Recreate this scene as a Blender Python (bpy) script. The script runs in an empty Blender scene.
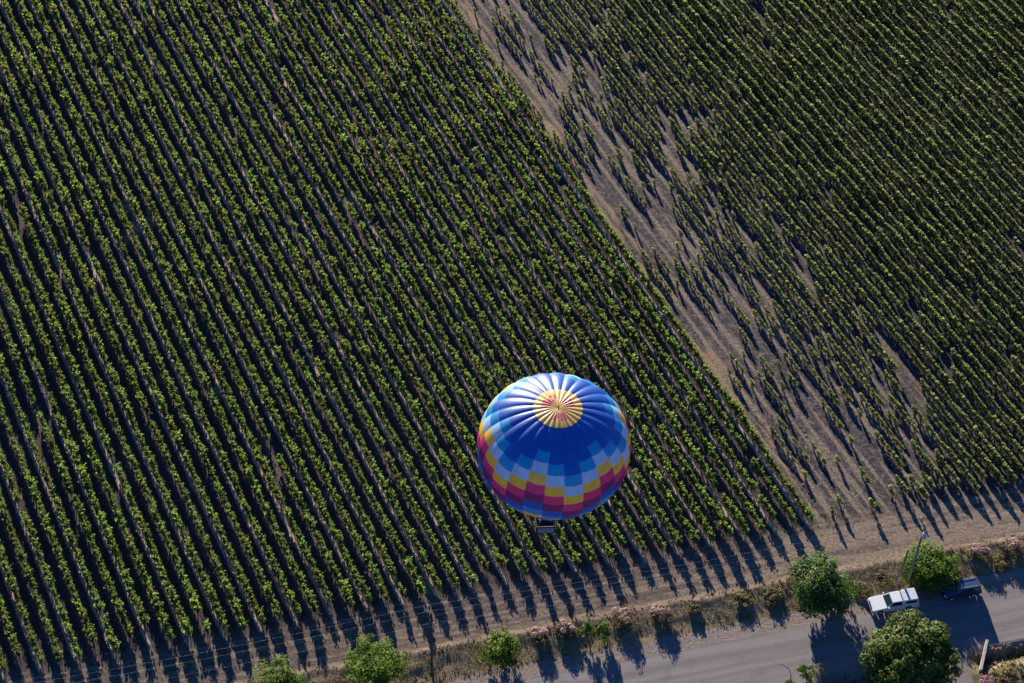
import bpy, bmesh, math, random
import numpy as np
from mathutils import Vector, Matrix, noise as mnoise

R = math.radians
rng = np.random.default_rng(7)
random.seed(7)
sc = bpy.context.scene
col = sc.collection
UP = np.array([0., 0., 1.])

# ------------------------------------------------------------------ camera numbers
W, H, F = 1024, 683, 2000.0
ROLL = 0.035
PITCH = math.atan(2297 / F)
HCAM = 197.0
cR, sR = math.cos(ROLL), math.sin(ROLL)

def at(px, py, z=0.0):
    """ground point (height z) that a pixel of the photograph looks at"""
    x, y = px - W / 2, py - H / 2
    X, Y = x * cR + y * sR, -x * sR + y * cR
    d = np.array([X, F * math.cos(PITCH) - Y * math.sin(PITCH), -F * math.sin(PITCH) - Y * math.cos(PITCH)])
    t = (z - HCAM) / d[2]
    return np.array([d[0] * t, d[1] * t, z])

def proj(p):
    X = p[0]; dz = p[2] - HCAM
    D = p[1] * math.cos(PITCH) - dz * math.sin(PITCH)
    Y = -(p[1] * math.sin(PITCH) + dz * math.cos(PITCH))
    X, Y = X * F / D, Y * F / D
    return X * cR - Y * sR + W / 2, X * sR + Y * cR + H / 2

# road frame: u along the road (to the right), v across it (positive towards the vineyard)
EU = np.array([math.sin(R(75)), math.cos(R(75)), 0]); EV = np.array([-EU[1], EU[0], 0])
O = np.array([33.883, 129.04, 0])
def road_pt(u, v, z=0.0):
    p = O + EU * u + EV * v
    return np.array([p[0], p[1], z])
def uv_of(p):
    d = np.array(p) - O
    return float(d @ EU), float(d @ EV)
ROAD_ROT = R(15)

def sm(a, b, x):
    t = min(1, max(0, (x - a) / (b - a))); return t * t * (3 - 2 * t)

def ground_z(u, v):
    z = 0.0
    if v < 6.4:
        z = -0.4 * (1 - sm(2.0, 6.2, v))
        z += 0.05 * math.exp(-((v - 6.1) / 0.5) ** 2)
    else:
        z += 0.05 * math.exp(-((v - 6.1) / 0.5) ** 2)
    if v < -7.5:
        drive = sm(13.6, 14.6, u) * (1 - sm(19.2, 20.0, u))
        dd = -0.95 * math.exp(-((v + 8.9) / 0.75) ** 2)
        z += dd * (1 - drive) + 0.25 * sm(-9.6, -10.8, v) * (1 - drive)
    if 1.6 < v < 7.0:
        z += 0.10 * mnoise.noise((u * 0.5, v * 0.8, 0.0)) * sm(1.6, 2.6, v) * (1 - sm(6, 7, v))
    return z

# ------------------------------------------------------------------ material helpers
class NT:
    def __init__(s, name):
        s.m = bpy.data.materials.new(name); s.m.use_nodes = True
        s.t = s.m.node_tree; s.n = s.t.nodes; s.n.clear()
        s.out = s.n.new('ShaderNodeOutputMaterial')
    def new(s, typ, **kw):
        n = s.n.new(typ)
        for k, v in kw.items(): setattr(n, k, v)
        return n
    def link(s, a, b): s.t.links.new(a, b)
    def setin(s, sock, val):
        if hasattr(val, 'is_linked') or isinstance(val, bpy.types.NodeSocket): s.link(val, sock)
        else: sock.default_value = val
    def math(s, op, a, b=None, c=None, clamp=False):
        n = s.new('ShaderNodeMath', operation=op); n.use_clamp = clamp
        s.setin(n.inputs[0], a)
        if b is not None: s.setin(n.inputs[1], b)
        if c is not None: s.setin(n.inputs[2], c)
        return n.outputs[0]
    def dot(s, vec, d):
        n = s.new('ShaderNodeVectorMath', operation='DOT_PRODUCT')
        s.link(vec, n.inputs[0]); n.inputs[1].default_value = d
        return n.outputs['Value']
    def comb(s, x, y, z=0.0):
        n = s.new('ShaderNodeCombineXYZ')
        s.setin(n.inputs[0], x); s.setin(n.inputs[1], y); s.setin(n.inputs[2], z)
        return n.outputs[0]
    def noise(s, vec, scale, detail=3.0, rough=0.55):
        n = s.new('ShaderNodeTexNoise'); s.link(vec, n.inputs['Vector'])
        n.inputs['Scale'].default_value = scale; n.inputs['Detail'].default_value = detail
        n.inputs['Roughness'].default_value = rough
        return n.outputs['Fac']
    def smooth(s, x, a, b):
        n = s.new('ShaderNodeMapRange', interpolation_type='SMOOTHSTEP')
        s.setin(n.inputs[0], x); s.setin(n.inputs[1], a); s.setin(n.inputs[2], b)
        n.inputs[3].default_value = 0; n.inputs[4].default_value = 1
        return n.outputs[0]
    def mix(s, f, a, b):
        n = s.new('ShaderNodeMix', data_type='RGBA')
        s.setin(n.inputs[0], f)
        for i, v in ((6, a), (7, b)):
            if isinstance(v, tuple): n.inputs[i].default_value = (*v, 1)
            else: s.link(v, n.inputs[i])
        return n.outputs[2]
    def bsdf(s, color, rough=0.9, spec=0.2, **kw):
        b = s.new('ShaderNodeBsdfPrincipled')
        if isinstance(color, tuple): b.inputs['Base Color'].default_value = (*color, 1)
        else: s.link(color, b.inputs['Base Color'])
        s.setin(b.inputs['Roughness'], rough)
        b.inputs['Specular IOR Level'].default_value = spec
        for k, v in kw.items(): s.setin(b.inputs[k], v)
        return b
    def finish(s, shader): s.link(shader, s.out.inputs['Surface']); return s.m

def simple(name, color, rough=0.6, spec=0.3, var=0.25, scale=3.0, **kw):
    t = NT(name)
    tc = t.new('ShaderNodeTexCoord').outputs['Object']
    f = t.noise(tc, scale, 4)
    dark = tuple(c * (1 - var) for c in color); lite = tuple(min(1, c * (1 + var)) for c in color)
    b = t.bsdf(t.mix(t.smooth(f, 0.3, 0.7), dark, lite), rough, spec, **kw)
    return t.finish(b.outputs[0])

def leaf_mat(name, c0, c1, c2=None, trans=0.5, objvar=0.35, tint=1.0):
    """leaves: diffuse + translucent, colour differing from leaf to leaf and plant to plant"""
    t = NT(name)
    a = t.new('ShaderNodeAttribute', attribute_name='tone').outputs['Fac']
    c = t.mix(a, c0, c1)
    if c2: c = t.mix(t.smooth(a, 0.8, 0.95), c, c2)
    oi = t.new('ShaderNodeObjectInfo').outputs['Random']
    hs = t.new('ShaderNodeHueSaturation')
    t.link(c, hs.inputs['Color'])
    t.link(t.math('MULTIPLY_ADD', oi, objvar, 1 - objvar / 2), hs.inputs['Value'])
    t.link(t.math('MULTIPLY_ADD', oi, 0.035, 0.482), hs.inputs['Hue'])
    b = t.bsdf(hs.outputs[0], 0.6, 0.18)
    tr = t.new('ShaderNodeBsdfTranslucent')
    hs2 = t.new('ShaderNodeHueSaturation'); t.link(hs.outputs[0], hs2.inputs['Color'])
    hs2.inputs['Hue'].default_value = 0.485; hs2.inputs['Value'].default_value = 1.5 * tint
    t.link(hs2.outputs[0], tr.inputs['Color'])
    mx = t.new('ShaderNodeMixShader'); mx.inputs[0].default_value = trans
    t.link(b.outputs[0], mx.inputs[1]); t.link(tr.outputs[0], mx.inputs[2])
    return t.finish(mx.outputs[0])

# ------------------------------------------------------------------ object helpers
def tag(o, label=None, cat=None, group=None, kind=None):
    if label: o['label'] = label
    if cat: o['category'] = cat
    if group: o['group'] = group
    if kind: o['kind'] = kind
    return o
def empty(name, loc, rz=0.0):
    o = bpy.data.objects.new(name, None); col.objects.link(o)
    o.empty_display_size = 0.3
    o.location = [float(x) for x in loc]; o.rotation_euler = (0, 0, rz)
    return o
def link(name, me, parent=None, loc=None):
    o = bpy.data.objects.new(name, me); col.objects.link(o)
    if parent is not None: o.parent = parent
    if loc is not None: o.location = [float(x) for x in loc]
    return o
def copy_tree(o, parent=None):
    c = o.copy(); col.objects.link(c); c.parent = parent
    for ch in list(o.children): copy_tree(ch, c)
    return c

class MB:
    """collects shapes, built as ONE mesh"""
    def __init__(s): s.v = []; s.f = []; s.mi = []; s.tone = []
    def add(s, vs, fs, mi=0, tone=0.5):
        b = len(s.v); s.v.extend([tuple(map(float, p)) for p in vs])
        for f in fs:
            s.f.append(tuple(b + i for i in f)); s.mi.append(mi); s.tone.append(tone)
    def box(s, c, d, rz=0.0, mi=0, taper=1.0):
        x, y, z = d[0] / 2, d[1] / 2, d[2] / 2
        pts = []
        for sz, k in ((-1, 1.0), (1, taper)):
            for sx, sy in ((-1, -1), (1, -1), (1, 1), (-1, 1)):
                px, py = sx * x * k, sy * y * k
                pts.append((c[0] + px * math.cos(rz) - py * math.sin(rz), c[1] + px * math.sin(rz) + py * math.cos(rz), c[2] + sz * z))
        s.add(pts, [(3, 2, 1, 0), (4, 5, 6, 7), (0, 1, 5, 4), (1, 2, 6, 5), (2, 3, 7, 6), (3, 0, 4, 7)], mi)
    def tube(s, pts, rad, n=8, mi=0, cap=True):
        pts = [np.array(p, float) for p in pts]
        if np.isscalar(rad): rad = [rad] * len(pts)
        rings = []
        for i, p in enumerate(pts):
            d = pts[min(i + 1, len(pts) - 1)] - pts[max(i - 1, 0)]
            d = d / (np.linalg.norm(d) + 1e-9)
            a = np.cross(d, (0.31, 0.95, 0.05) if abs(d[1]) < 0.9 else (1, 0, 0)); a /= np.linalg.norm(a)
            b = np.cross(d, a)
            rings.append([p + rad[i] * (math.cos(t) * a + math.sin(t) * b) for t in np.linspace(0, 2 * math.pi, n, endpoint=False)])
        vs = [q for r in rings for q in r]; fs = []
        for i in range(len(pts) - 1):
            for k in range(n):
                fs.append((i * n + k, i * n + (k + 1) % n, (i + 1) * n + (k + 1) % n, (i + 1) * n + k))
        if cap:
            fs.append(tuple(range(n))); fs.append(tuple((len(pts) - 1) * n + k for k in reversed(range(n))))
        s.add(vs, fs, mi)
    def lathe(s, prof, n=24, axis='z', c=(0, 0, 0), mi=0):
        vs = []
        for r, z in prof:
            for t in np.linspace(0, 2 * math.pi, n, endpoint=False):
                if axis == 'z': vs.append((c[0] + r * math.cos(t), c[1] + r * math.sin(t), c[2] + z))
                else: vs.append((c[0] + r * math.cos(t), c[1] + z, c[2] + r * math.sin(t)))
        fs = []
        for i in range(len(prof) - 1):
            for k in range(n):
                fs.append((i * n + k, i * n + (k + 1) % n, (i + 1) * n + (k + 1) % n, (i + 1) * n + k))
        s.add(vs, fs, mi)
    def prism(s, poly, y0, y1, mi=0):
        """polygon in x-z, extruded along y"""
        n = len(poly)
        vs = [(x, y0, z) for x, z in poly] + [(x, y1, z) for x, z in poly]
        fs = [tuple(range(n)), tuple(reversed(range(n, 2 * n)))]
        fs += [(i, i + n, (i + 1) % n + n, (i + 1) % n) for i in range(n)]
        s.add(vs, fs, mi)
    def leaves(s, C, N, size, mi=0, tones=None, aspect=0.75):
        """leaf quads: centres C, facing N, edge length size"""
        n = len(C)
        N = N / (np.linalg.norm(N, axis=1, keepdims=True) + 1e-9)
        T = rng.normal(size=(n, 3)); T -= N * np.sum(T * N, axis=1, keepdims=True)
        T /= np.linalg.norm(T, axis=1, keepdims=True) + 1e-9
        B = np.cross(N, T)
        sz = np.broadcast_to(size, (n,))[:, None] * 0.5
        q = np.stack([C - T * sz, C + B * sz * aspect + N * sz * 0.15, C + T * sz, C - B * sz * aspect + N * sz * 0.15], 1)
        b = len(s.v)
        s.v.extend(map(tuple, q.reshape(-1, 3).tolist()))
        if tones is None: tones = rng.random(n)
        for i in range(n):
            k = b + 4 * i
            s.f.append((k, k + 1, k + 2, k + 3)); s.mi.append(mi); s.tone.append(float(tones[i]))
    def mesh(s, name, mats, smooth=False):
        me = bpy.data.meshes.new(name); me.from_pydata(s.v, [], s.f)
        for m in (mats if isinstance(mats, (list, tuple)) else [mats]): me.materials.append(m)
        me.polygons.foreach_set('material_index', s.mi)
        a = me.attributes.new('tone', 'FLOAT', 'FACE'); a.data.foreach_set('value', s.tone)
        if smooth: me.polygons.foreach_set('use_smooth', [True] * len(s.f))
        me.update()
        return me
    def build(s, name, mats, parent=None, loc=None, smooth=False, fix=True, bevel=0.0):
        me = s.mesh(name, mats, smooth)
        if fix or bevel:
            bm = bmesh.new(); bm.from_mesh(me)
            if fix: bmesh.ops.recalc_face_normals(bm, faces=bm.faces)
            if bevel:
                eds = [e for e in bm.edges if len(e.link_faces) == 2 and e.calc_face_angle(0) > 0.5]
                bmesh.ops.bevel(bm, geom=eds, offset=bevel, segments=2, affect='EDGES', profile=0.7)
            bm.to_mesh(me); bm.free()
        return link(name, me, parent, loc)

# ------------------------------------------------------------------ row geometry of the vineyard
AZL, AZR = R(27.0), R(28.0)
def axes(a): return np.array([-math.sin(a), math.cos(a), 0]), np.array([math.cos(a), math.sin(a), 0])
SL, QL = axes(AZL)          # along / across the rows of the dense block
SR_, QR = axes(AZR)         # of the thin block
QR0 = float(at(807, 525) @ QR) + 3.6
PL, PR = 2.05, 1.64
Q0 = float(at(13.8, 0) @ QL) + 0.45
QLAST = Q0 + 29 * PL
V_END = 13.3
C27 = float(SL @ EV)

# ------------------------------------------------------------------ materials
def ground_material():
    t = NT('ground_soil_and_dry_grass')
    P = t.new('ShaderNodeTexCoord').outputs['Object']
    q = t.dot(P, tuple(QL)); s = t.dot(P, tuple(SL))
    u = t.math('SUBTRACT', t.dot(P, tuple(EU)), float(O @ EU)); v = t.math('SUBTRACT', t.dot(P, tuple(EV)), float(O @ EV))
    big = t.noise(P, 0.09, 3); mid = t.noise(P, 0.55, 4); fine = t.noise(P, 2.6, 5, 0.65); grit = t.noise(P, 9.0, 3, 0.7)
    rows = t.comb(t.math('MULTIPLY', s, 0.055), t.math('MULTIPLY', q, 0.62))
    streak = t.noise(rows, 1.0, 4, 0.6)
    rows2 = t.comb(t.math('MULTIPLY', s, 0.25), t.math('MULTIPLY', q, 2.2), 3.0)
    streak2 = t.noise(rows2, 1.0, 4, 0.65)
    ruts = t.comb(t.math('MULTIPLY', u, 0.05), t.math('MULTIPLY', v, 1.1), 7.0)
    rut = t.noise(ruts, 1.0, 4, 0.6)
    # headland: worn dirt lane with wheel ruts along the field edge
    tan = t.mix(t.smooth(fine, 0.3, 0.72), (0.145, 0.108, 0.078), (0.31, 0.235, 0.165))
    earth = t.mix(t.smooth(fine, 0.3, 0.7), (0.070, 0.054, 0.044), (0.145, 0.112, 0.088))
    hx = t.math('ADD', t.math('MULTIPLY', rut, 0.75), t.math('MULTIPLY', mid, 0.35))
    # the lane's far stretch to the right is drier grass
    hx = t.math('ADD', hx, t.math('MULTIPLY', t.smooth(u, -22, 8), 0.14))
    hx = t.math('SUBTRACT', hx, t.math('MULTIPLY', t.smooth(v, 8.0, 11.5), 0.05))
    c = t.mix(t.smooth(hx, 0.52, 0.72), earth, tan)
    vt = t.math('ADD', v, t.math('MULTIPLY', t.math('SUBTRACT', t.noise(t.comb(t.math('MULTIPLY', u, 0.05), 0.0, 2.0), 1.0, 2), 0.5), 1.6))
    for vc in (7.7, 9.3, 10.6, 12.1):
        tr_ = t.smooth(t.math('ABSOLUTE', t.math('SUBTRACT', vt, vc)), 0.26, 0.10)
        c = t.mix(t.math('MULTIPLY', tr_, t.smooth(mid, 0.35, 0.6)), c, t.mix(fine, (0.10, 0.08, 0.072), (0.30, 0.235, 0.18)))
    # dense block: dark cultivated soil, every other lane sown to grass now dry
    w = t.math('ADD', t.math('MULTIPLY', t.math('SUBTRACT', mid, 0.5), 0.10), t.math('MULTIPLY', t.math('SUBTRACT', fine, 0.5), 0.06))
    ph = t.math('FRACT', t.math('ADD', t.math('DIVIDE', t.math('SUBTRACT', q, Q0 - 4 * PL * 40), 2 * PL), w))
    lane = t.math('MULTIPLY', t.smooth(ph, 0.31, 0.35), t.math('SUBTRACT', 1.0, t.smooth(ph, 0.42, 0.46)))
    lane = t.math('MULTIPLY', lane, t.smooth(t.math('ADD', streak2, t.math('MULTIPLY', mid, 0.4)), 0.42, 0.66))
    soil = t.mix(t.smooth(fine, 0.3, 0.75), (0.036, 0.030, 0.030), (0.085, 0.068, 0.064))
    straw = t.mix(t.smooth(fine, 0.3, 0.7), (0.29, 0.22, 0.165), (0.46, 0.35, 0.265))
    ln2 = t.math('MULTIPLY', t.smooth(ph, 0.78, 0.84), t.math('SUBTRACT', 1.0, t.smooth(ph, 0.95, 0.99)))
    bl = t.mix(t.math('MULTIPLY', ln2, 0.7), soil, t.mix(fine, (0.07, 0.055, 0.05), (0.16, 0.125, 0.11)))
    bl = t.mix(lane, bl, straw)
    bl = t.mix(t.math('MULTIPLY', t.smooth(t.noise(P, 0.07, 2), 0.64, 0.74), t.smooth(fine, 0.3, 0.6)), bl, straw)
    edge_v = t.math('ADD', v, t.math('MULTIPLY', t.math('SUBTRACT', mid, 0.5), 2.5))
    up = t.smooth(edge_v, V_END - 1.2, V_END + 0.8)
    mL = t.math('MULTIPLY', up, t.math('SUBTRACT', 1.0, t.smooth(t.math('ADD', q, t.math('MULTIPLY', fine, 0.8)), QLAST + 0.9, QLAST + 1.6)))
    c = t.mix(mL, c, bl)
    # thin block: purplish tilled clods with streaks of dry grass
    clod = t.mix(t.smooth(fine, 0.32, 0.7), (0.030, 0.027, 0.029), (0.110, 0.094, 0.094))
    lump = t.noise(P, 1.25, 3, 0.6)
    clod = t.mix(t.math('MULTIPLY', t.smooth(lump, 0.52, 0.62), 0.75), clod, (0.024, 0.021, 0.025))
    clod = t.mix(t.math('MULTIPLY', t.smooth(lump, 0.44, 0.36), 0.5), clod, (0.20, 0.165, 0.155))
    clod = t.mix(t.math('MULTIPLY', t.smooth(grit, 0.56, 0.7), 0.5), clod, (0.28, 0.225, 0.20))
    gx = t.math('ADD', t.math('MULTIPLY', streak, 0.9), t.math('MULTIPLY', big, 0.35))
    gx = t.math('ADD', gx, t.math('MULTIPLY', streak2, 0.22))
    dq0 = t.math('SUBTRACT', q, QLAST)
    phr = t.math('FRACT', t.math('DIVIDE', t.math('SUBTRACT', t.dot(P, tuple(QR)), QR0 - 40 * PR), PR))
    gx = t.math('ADD', gx, t.math('MULTIPLY', t.math('SUBTRACT', t.smooth(t.math('ABSOLUTE', t.math('SUBTRACT', phr, 0.5)), 0.26, 0.45), 0.35), 0.16))
    gx = t.math('SUBTRACT', gx, t.math('MULTIPLY', t.smooth(t.math('SUBTRACT', q, QLAST), 16.0, 36.0), 0.13))
    br = t.mix(t.smooth(gx, 0.68, 0.84), clod, t.mix(t.smooth(fine, 0.3, 0.7), (0.11, 0.086, 0.066), (0.27, 0.21, 0.155)))
    br = t.mix(t.math('MULTIPLY', t.smooth(t.math('ADD', dq0, t.math('MULTIPLY', t.math('SUBTRACT', mid, 0.5), 14.0)), 16.0, 34.0), 0.88), br, soil)  # painted lane shade: soil darkened farther from the dense block
    mR = t.math('MULTIPLY', up, t.smooth(t.math('ADD', q, t.math('MULTIPLY', fine, 0.8)), QLAST + 0.9, QLAST + 1.6))
    c = t.mix(mR, c, br)
    # warm dry grass fringe along the edge of the dense block
    dq = t.math('SUBTRACT', q, QLAST)
    fr = t.math('MULTIPLY', t.smooth(dq, 0.7, 1.3), t.math('SUBTRACT', 1.0, t.smooth(dq, 2.4, 3.6)))
    fr = t.math('MULTIPLY', t.math('MULTIPLY', fr, up), t.smooth(t.noise(t.comb(t.math('MULTIPLY', s, 0.12), q), 1.0, 3), 0.48, 0.60))
    c = t.mix(fr, c, t.mix(fine, (0.19, 0.125, 0.075), (0.33, 0.225, 0.14)))
    # roadside bank
    bank = t.mix(t.smooth(mid, 0.35, 0.65), (0.085, 0.075, 0.036), (0.21, 0.160, 0.085))
    bank = t.mix(t.smooth(fine, 0.4, 0.75), bank, (0.26, 0.20, 0.125))
    ve = t.math('ADD', v, t.math('MULTIPLY', t.math('SUBTRACT', mid, 0.5), 1.3))
    c = t.mix(t.smooth(ve, 6.9, 6.2), c, (0.27, 0.205, 0.14))
    c = t.mix(t.smooth(ve, 6.1, 5.6), c, bank)
    dirt = t.mix(t.smooth(fine, 0.3, 0.7), (0.155, 0.126, 0.108), (0.25, 0.203, 0.172))
    dirt = t.mix(t.smooth(rut, 0.5, 0.62), dirt, (0.25, 0.208, 0.18))
    c = t.mix(t.smooth(ve, 2.2, 1.7), c, dirt)
    low = t.mix(t.smooth(mid, 0.4, 0.62), (0.105, 0.10, 0.05), (0.25, 0.20, 0.12))
    c = t.mix(t.smooth(ve, -7.8, -8.4), c, low)
    b = t.bsdf(c, 0.95, 0.1)
    hgt = t.math('ADD', t.math('MULTIPLY', fine, 0.6), t.math('ADD', t.math('MULTIPLY', grit, 0.22), t.math('MULTIPLY', mid, 0.5)))
    bu = t.new('ShaderNodeBump'); bu.inputs['Distance'].default_value = 0.16; bu.inputs['Strength'].default_value = 0.6
    t.link(hgt, bu.inputs['Height']); t.link(bu.outputs[0], b.inputs['Normal'])
    return t.finish(b.outputs[0])

def asphalt_material(name, base, worn):
    t = NT(name)
    P = t.new('ShaderNodeTexCoord').outputs['Object']
    u = t.dot(P, tuple(EU)); v = t.dot(P, tuple(EV))
    st = t.noise(t.comb(t.math('MULTIPLY', u, 0.035), t.math('MULTIPLY', v, 0.9)), 1.0, 4)
    bl = t.noise(P, 0.5, 5); fn = t.noise(P, 6.0, 4)
    c = t.mix(t.smooth(st, 0.35, 0.66), base, worn)
    c = t.mix(t.math('MULTIPLY', t.smooth(bl, 0.5, 0.75), 0.45), c, tuple(x * 0.72 for x in base))
    c = t.mix(t.math('MULTIPLY', t.smooth(fn, 0.5, 0.8), 0.3), c, tuple(min(1, x * 1.35) for x in worn))
    ln = t.noise(t.comb(t.math('MULTIPLY', u, 0.02), t.math('MULTIPLY', v, 3.2), 5.0), 1.0, 3)
    c = t.mix(t.math('MULTIPLY', t.smooth(ln, 0.58, 0.70), 0.45), c, tuple(min(1, x * 1.3) for x in worn))
    b = t.bsdf(c, 0.88, 0.25)
    bu = t.new('ShaderNodeBump'); bu.inputs['Distance'].default_value = 0.02; bu.inputs['Strength'].default_value = 0.5
    t.link(fn, bu.inputs['Height']); t.link(bu.outputs[0], b.inputs['Normal'])
    return t.finish(b.outputs[0])

M = {}
M['ground'] = ground_material()
M['asphalt'] = asphalt_material('old_grey_asphalt', (0.150, 0.133, 0.128), (0.215, 0.189, 0.178))
M['drive'] = asphalt_material('worn_driveway', (0.14, 0.122, 0.115), (0.20, 0.172, 0.157))
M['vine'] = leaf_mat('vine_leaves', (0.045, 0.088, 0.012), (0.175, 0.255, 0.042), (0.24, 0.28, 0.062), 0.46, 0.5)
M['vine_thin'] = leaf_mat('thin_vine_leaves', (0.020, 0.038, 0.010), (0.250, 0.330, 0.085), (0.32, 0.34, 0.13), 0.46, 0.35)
M['bark'] = simple('bark', (0.11, 0.085, 0.065), 0.9, 0.1)
M['dry_leaf'] = leaf_mat('dry_grass_blades', (0.20, 0.155, 0.09), (0.32, 0.255, 0.155), (0.14, 0.135, 0.06), 0.3, 0.1)
M['olive'] = leaf_mat('olive_brush_leaves', (0.10, 0.095, 0.035), (0.20, 0.165, 0.065), (0.25, 0.18, 0.08), 0.3, 0.3)
M['mid_leaf'] = leaf_mat('mid_green_leaves', (0.045, 0.100, 0.010), (0.115, 0.200, 0.020), (0.17, 0.24, 0.03), 0.38, 0.2)
M['deep_leaf'] = leaf_mat('deep_green_leaves', (0.032, 0.075, 0.016), (0.095, 0.165, 0.030), (0.17, 0.23, 0.05), 0.34, 0.2)
M['broad_leaf'] = leaf_mat('broad_tree_leaves', (0.036, 0.080, 0.012), (0.105, 0.170, 0.026), (0.19, 0.23, 0.06), 0.33, 0.1)
M['grey_leaf'] = leaf_mat('grey_dry_twigs', (0.20, 0.18, 0.15), (0.33, 0.29, 0.25), (0.15, 0.14, 0.08), 0.3, 0.2)
M['pink'] = leaf_mat('pink_blossom', (0.36, 0.19, 0.20), (0.50, 0.31, 0.31), (0.42, 0.32, 0.26), 0.25, 0.1)
M['wood'] = simple('weathered_wood', (0.22, 0.185, 0.15), 0.85, 0.15, 0.3, 4)
M['darkwood'] = simple('dark_wood', (0.075, 0.06, 0.05), 0.85, 0.15, 0.3, 4)
M['ceramic'] = simple('grey_ceramic', (0.40, 0.41, 0.43), 0.35, 0.5, 0.05)
M['wire'] = simple('weathered_wire', (0.22, 0.22, 0.24), 0.7, 0.3, 0.05)
M['concrete'] = simple('pale_concrete', (0.36, 0.33, 0.30), 0.9, 0.15, 0.2, 2)
M['white_paint'] = simple('white_car_paint', (0.62, 0.64, 0.68), 0.32, 0.5, 0.04)
M['white_shell'] = simple('white_fibreglass', (0.50, 0.52, 0.57), 0.45, 0.5, 0.08)
M['blue_paint'] = simple('dark_blue_car_paint', (0.018, 0.055, 0.13), 0.46, 0.8, 0.05, Metallic=0.55)
M['glass'] = simple('tinted_glass', (0.016, 0.028, 0.040), 0.06, 0.8, 0.02)
M['rubber'] = simple('black_rubber', (0.02, 0.02, 0.021), 0.8, 0.2, 0.1)
M['trim'] = simple('black_plastic_trim', (0.03, 0.03, 0.032), 0.55, 0.3, 0.1)
M['alloy'] = simple('alloy_metal', (0.5, 0.5, 0.52), 0.3, 0.5, 0.05, Metallic=0.8)
M['lamp_clear'] = simple('clear_lamp_lens', (0.75, 0.76, 0.78), 0.1, 0.6, 0.03)
M['lamp_red'] = simple('red_lamp_lens', (0.35, 0.015, 0.012), 0.2, 0.6, 0.05)
M['wicker'] = simple('dark_wicker', (0.035, 0.03, 0.035), 0.8, 0.2, 0.4, 12)
M['pad'] = simple('grey_padded_panel', (0.20, 0.22, 0.25), 0.7, 0.2, 0.15, 6)
M['steel'] = simple('stainless_steel', (0.55, 0.55, 0.57), 0.28, 0.5, 0.05, Metallic=0.9)

def fabric(name, c, trans=0.50):
    t = NT(name)
    P = t.new('ShaderNodeTexCoord').outputs['Object']
    f = t.noise(P, 1.3, 4); w = t.noise(P, 5.0, 3)
    cc = t.mix(t.smooth(f, 0.3, 0.7), tuple(x * 0.90 for x in c), tuple(min(1, x * 1.06) for x in c))
    b = t.bsdf(cc, 0.47, 0.55, IOR=1.75)
    bu = t.new('ShaderNodeBump'); bu.inputs['Distance'].default_value = 0.04; bu.inputs['Strength'].default_value = 0.25
    t.link(w, bu.inputs['Height']); t.link(bu.outputs[0], b.inputs['Normal'])
    tr = t.new('ShaderNodeBsdfTranslucent'); t.link(cc, tr.inputs['Color'])
    mx = t.new('ShaderNodeMixShader'); mx.inputs[0].default_value = trans
    t.link(b.outputs[0], mx.inputs[1]); t.link(tr.outputs[0], mx.inputs[2])
    return t.finish(mx.outputs[0])
FAB = [fabric('royal_blue_nylon', (0.003, 0.105, 0.52)), fabric('azure_nylon', (0.006, 0.34, 0.72)), fabric('pale_blue_nylon', (0.40, 0.70, 0.92)),
       fabric('golden_yellow_nylon', (0.95, 0.62, 0.06)), fabric('raspberry_nylon', (0.80, 0.030, 0.20)), fabric('plum_nylon', (0.21, 0.012, 0.14)),
       fabric('load_tape', (0.02, 0.05, 0.26), 0.1), fabric('pale_yellow_nylon', (0.95, 0.66, 0.16))]

# ------------------------------------------------------------------ the setting: ground, road, driveway
def grid_lines(a, b, step, far):
    x = list(np.arange(a, b + 1e-6, step)); lo, hi = [], []
    d = step
    while x[0] - (sum(lo) if lo else 0) > -far and len(lo) < 40:
        d *= 1.45; lo.append(d)
    d = step
    while x[-1] + (sum(hi) if hi else 0) < far and len(hi) < 40:
        d *= 1.45; hi.append(d)
    left = [x[0] - t for t in np.cumsum(lo)][::-1]; right = [x[-1] + t for t in np.cumsum(hi)]
    return left + x + right
us = grid_lines(-78, 50, 0.8, 2500); vs = grid_lines(-16, 8.2, 0.3, 2500)
g = MB()
pts = [tuple(road_pt(u, v, ground_z(u, v))) for v in vs for u in us]
nu = len(us)
g.add(pts, [(j * nu + i, j * nu + i + 1, (j + 1) * nu + i + 1, (j + 1) * nu + i) for j in range(len(vs) - 1) for i in range(nu - 1)])
go = g.build('ground', M['ground'], smooth=True, fix=False)
tag(go, 'bare soil and dry grass ground under the vineyard and roadside', 'ground', kind='structure')

rd = MB(); pr = []
ul = list(np.arange(-120, 121, 0.8))
for i, u in enumerate(ul):
    e = 0.22 * mnoise.noise((u * 0.35, 3.1, 0)) + 0.10 * mnoise.noise((u * 1.3, 8.1, 0))
    e2 = 0.25 * mnoise.noise((u * 0.3, 13.1, 0))
    for k, v in enumerate((e, -2.4, -4.9, -7.25 + e2)): pr.append(tuple(road_pt(u, v, -0.392)))
rd.add(pr, [(4 * i + k + 1, 4 * i + 5 + k, 4 * i + 4 + k, 4 * i + k) for i in range(len(ul) - 1) for k in range(3)])
ro = rd.build('road', M['asphalt'])
tag(ro, 'weathered grey asphalt country road running along the vineyard bank', 'road', kind='structure')
dv = MB(); pv = []
vl = list(np.arange(-6.6, -40, -0.6))
for v in vl:
    sp = 1.4 * math.exp(-((v + 6.6) / 1.2) ** 2)
    drift = (v + 6.6) * 0.10
    for k in (0, 0.5, 1): pv.append(tuple(road_pt(15.0 - sp + k * (3.5 + 2 * sp) + drift, v, -0.385)))
dv.add(pv, [(3 * i + k, 3 * i + k + 1, 3 * i + 4 + k, 3 * i + 3 + k) for i in range(len(vl) - 1) for k in range(2)])
do = dv.build('driveway', M['drive'])
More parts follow.
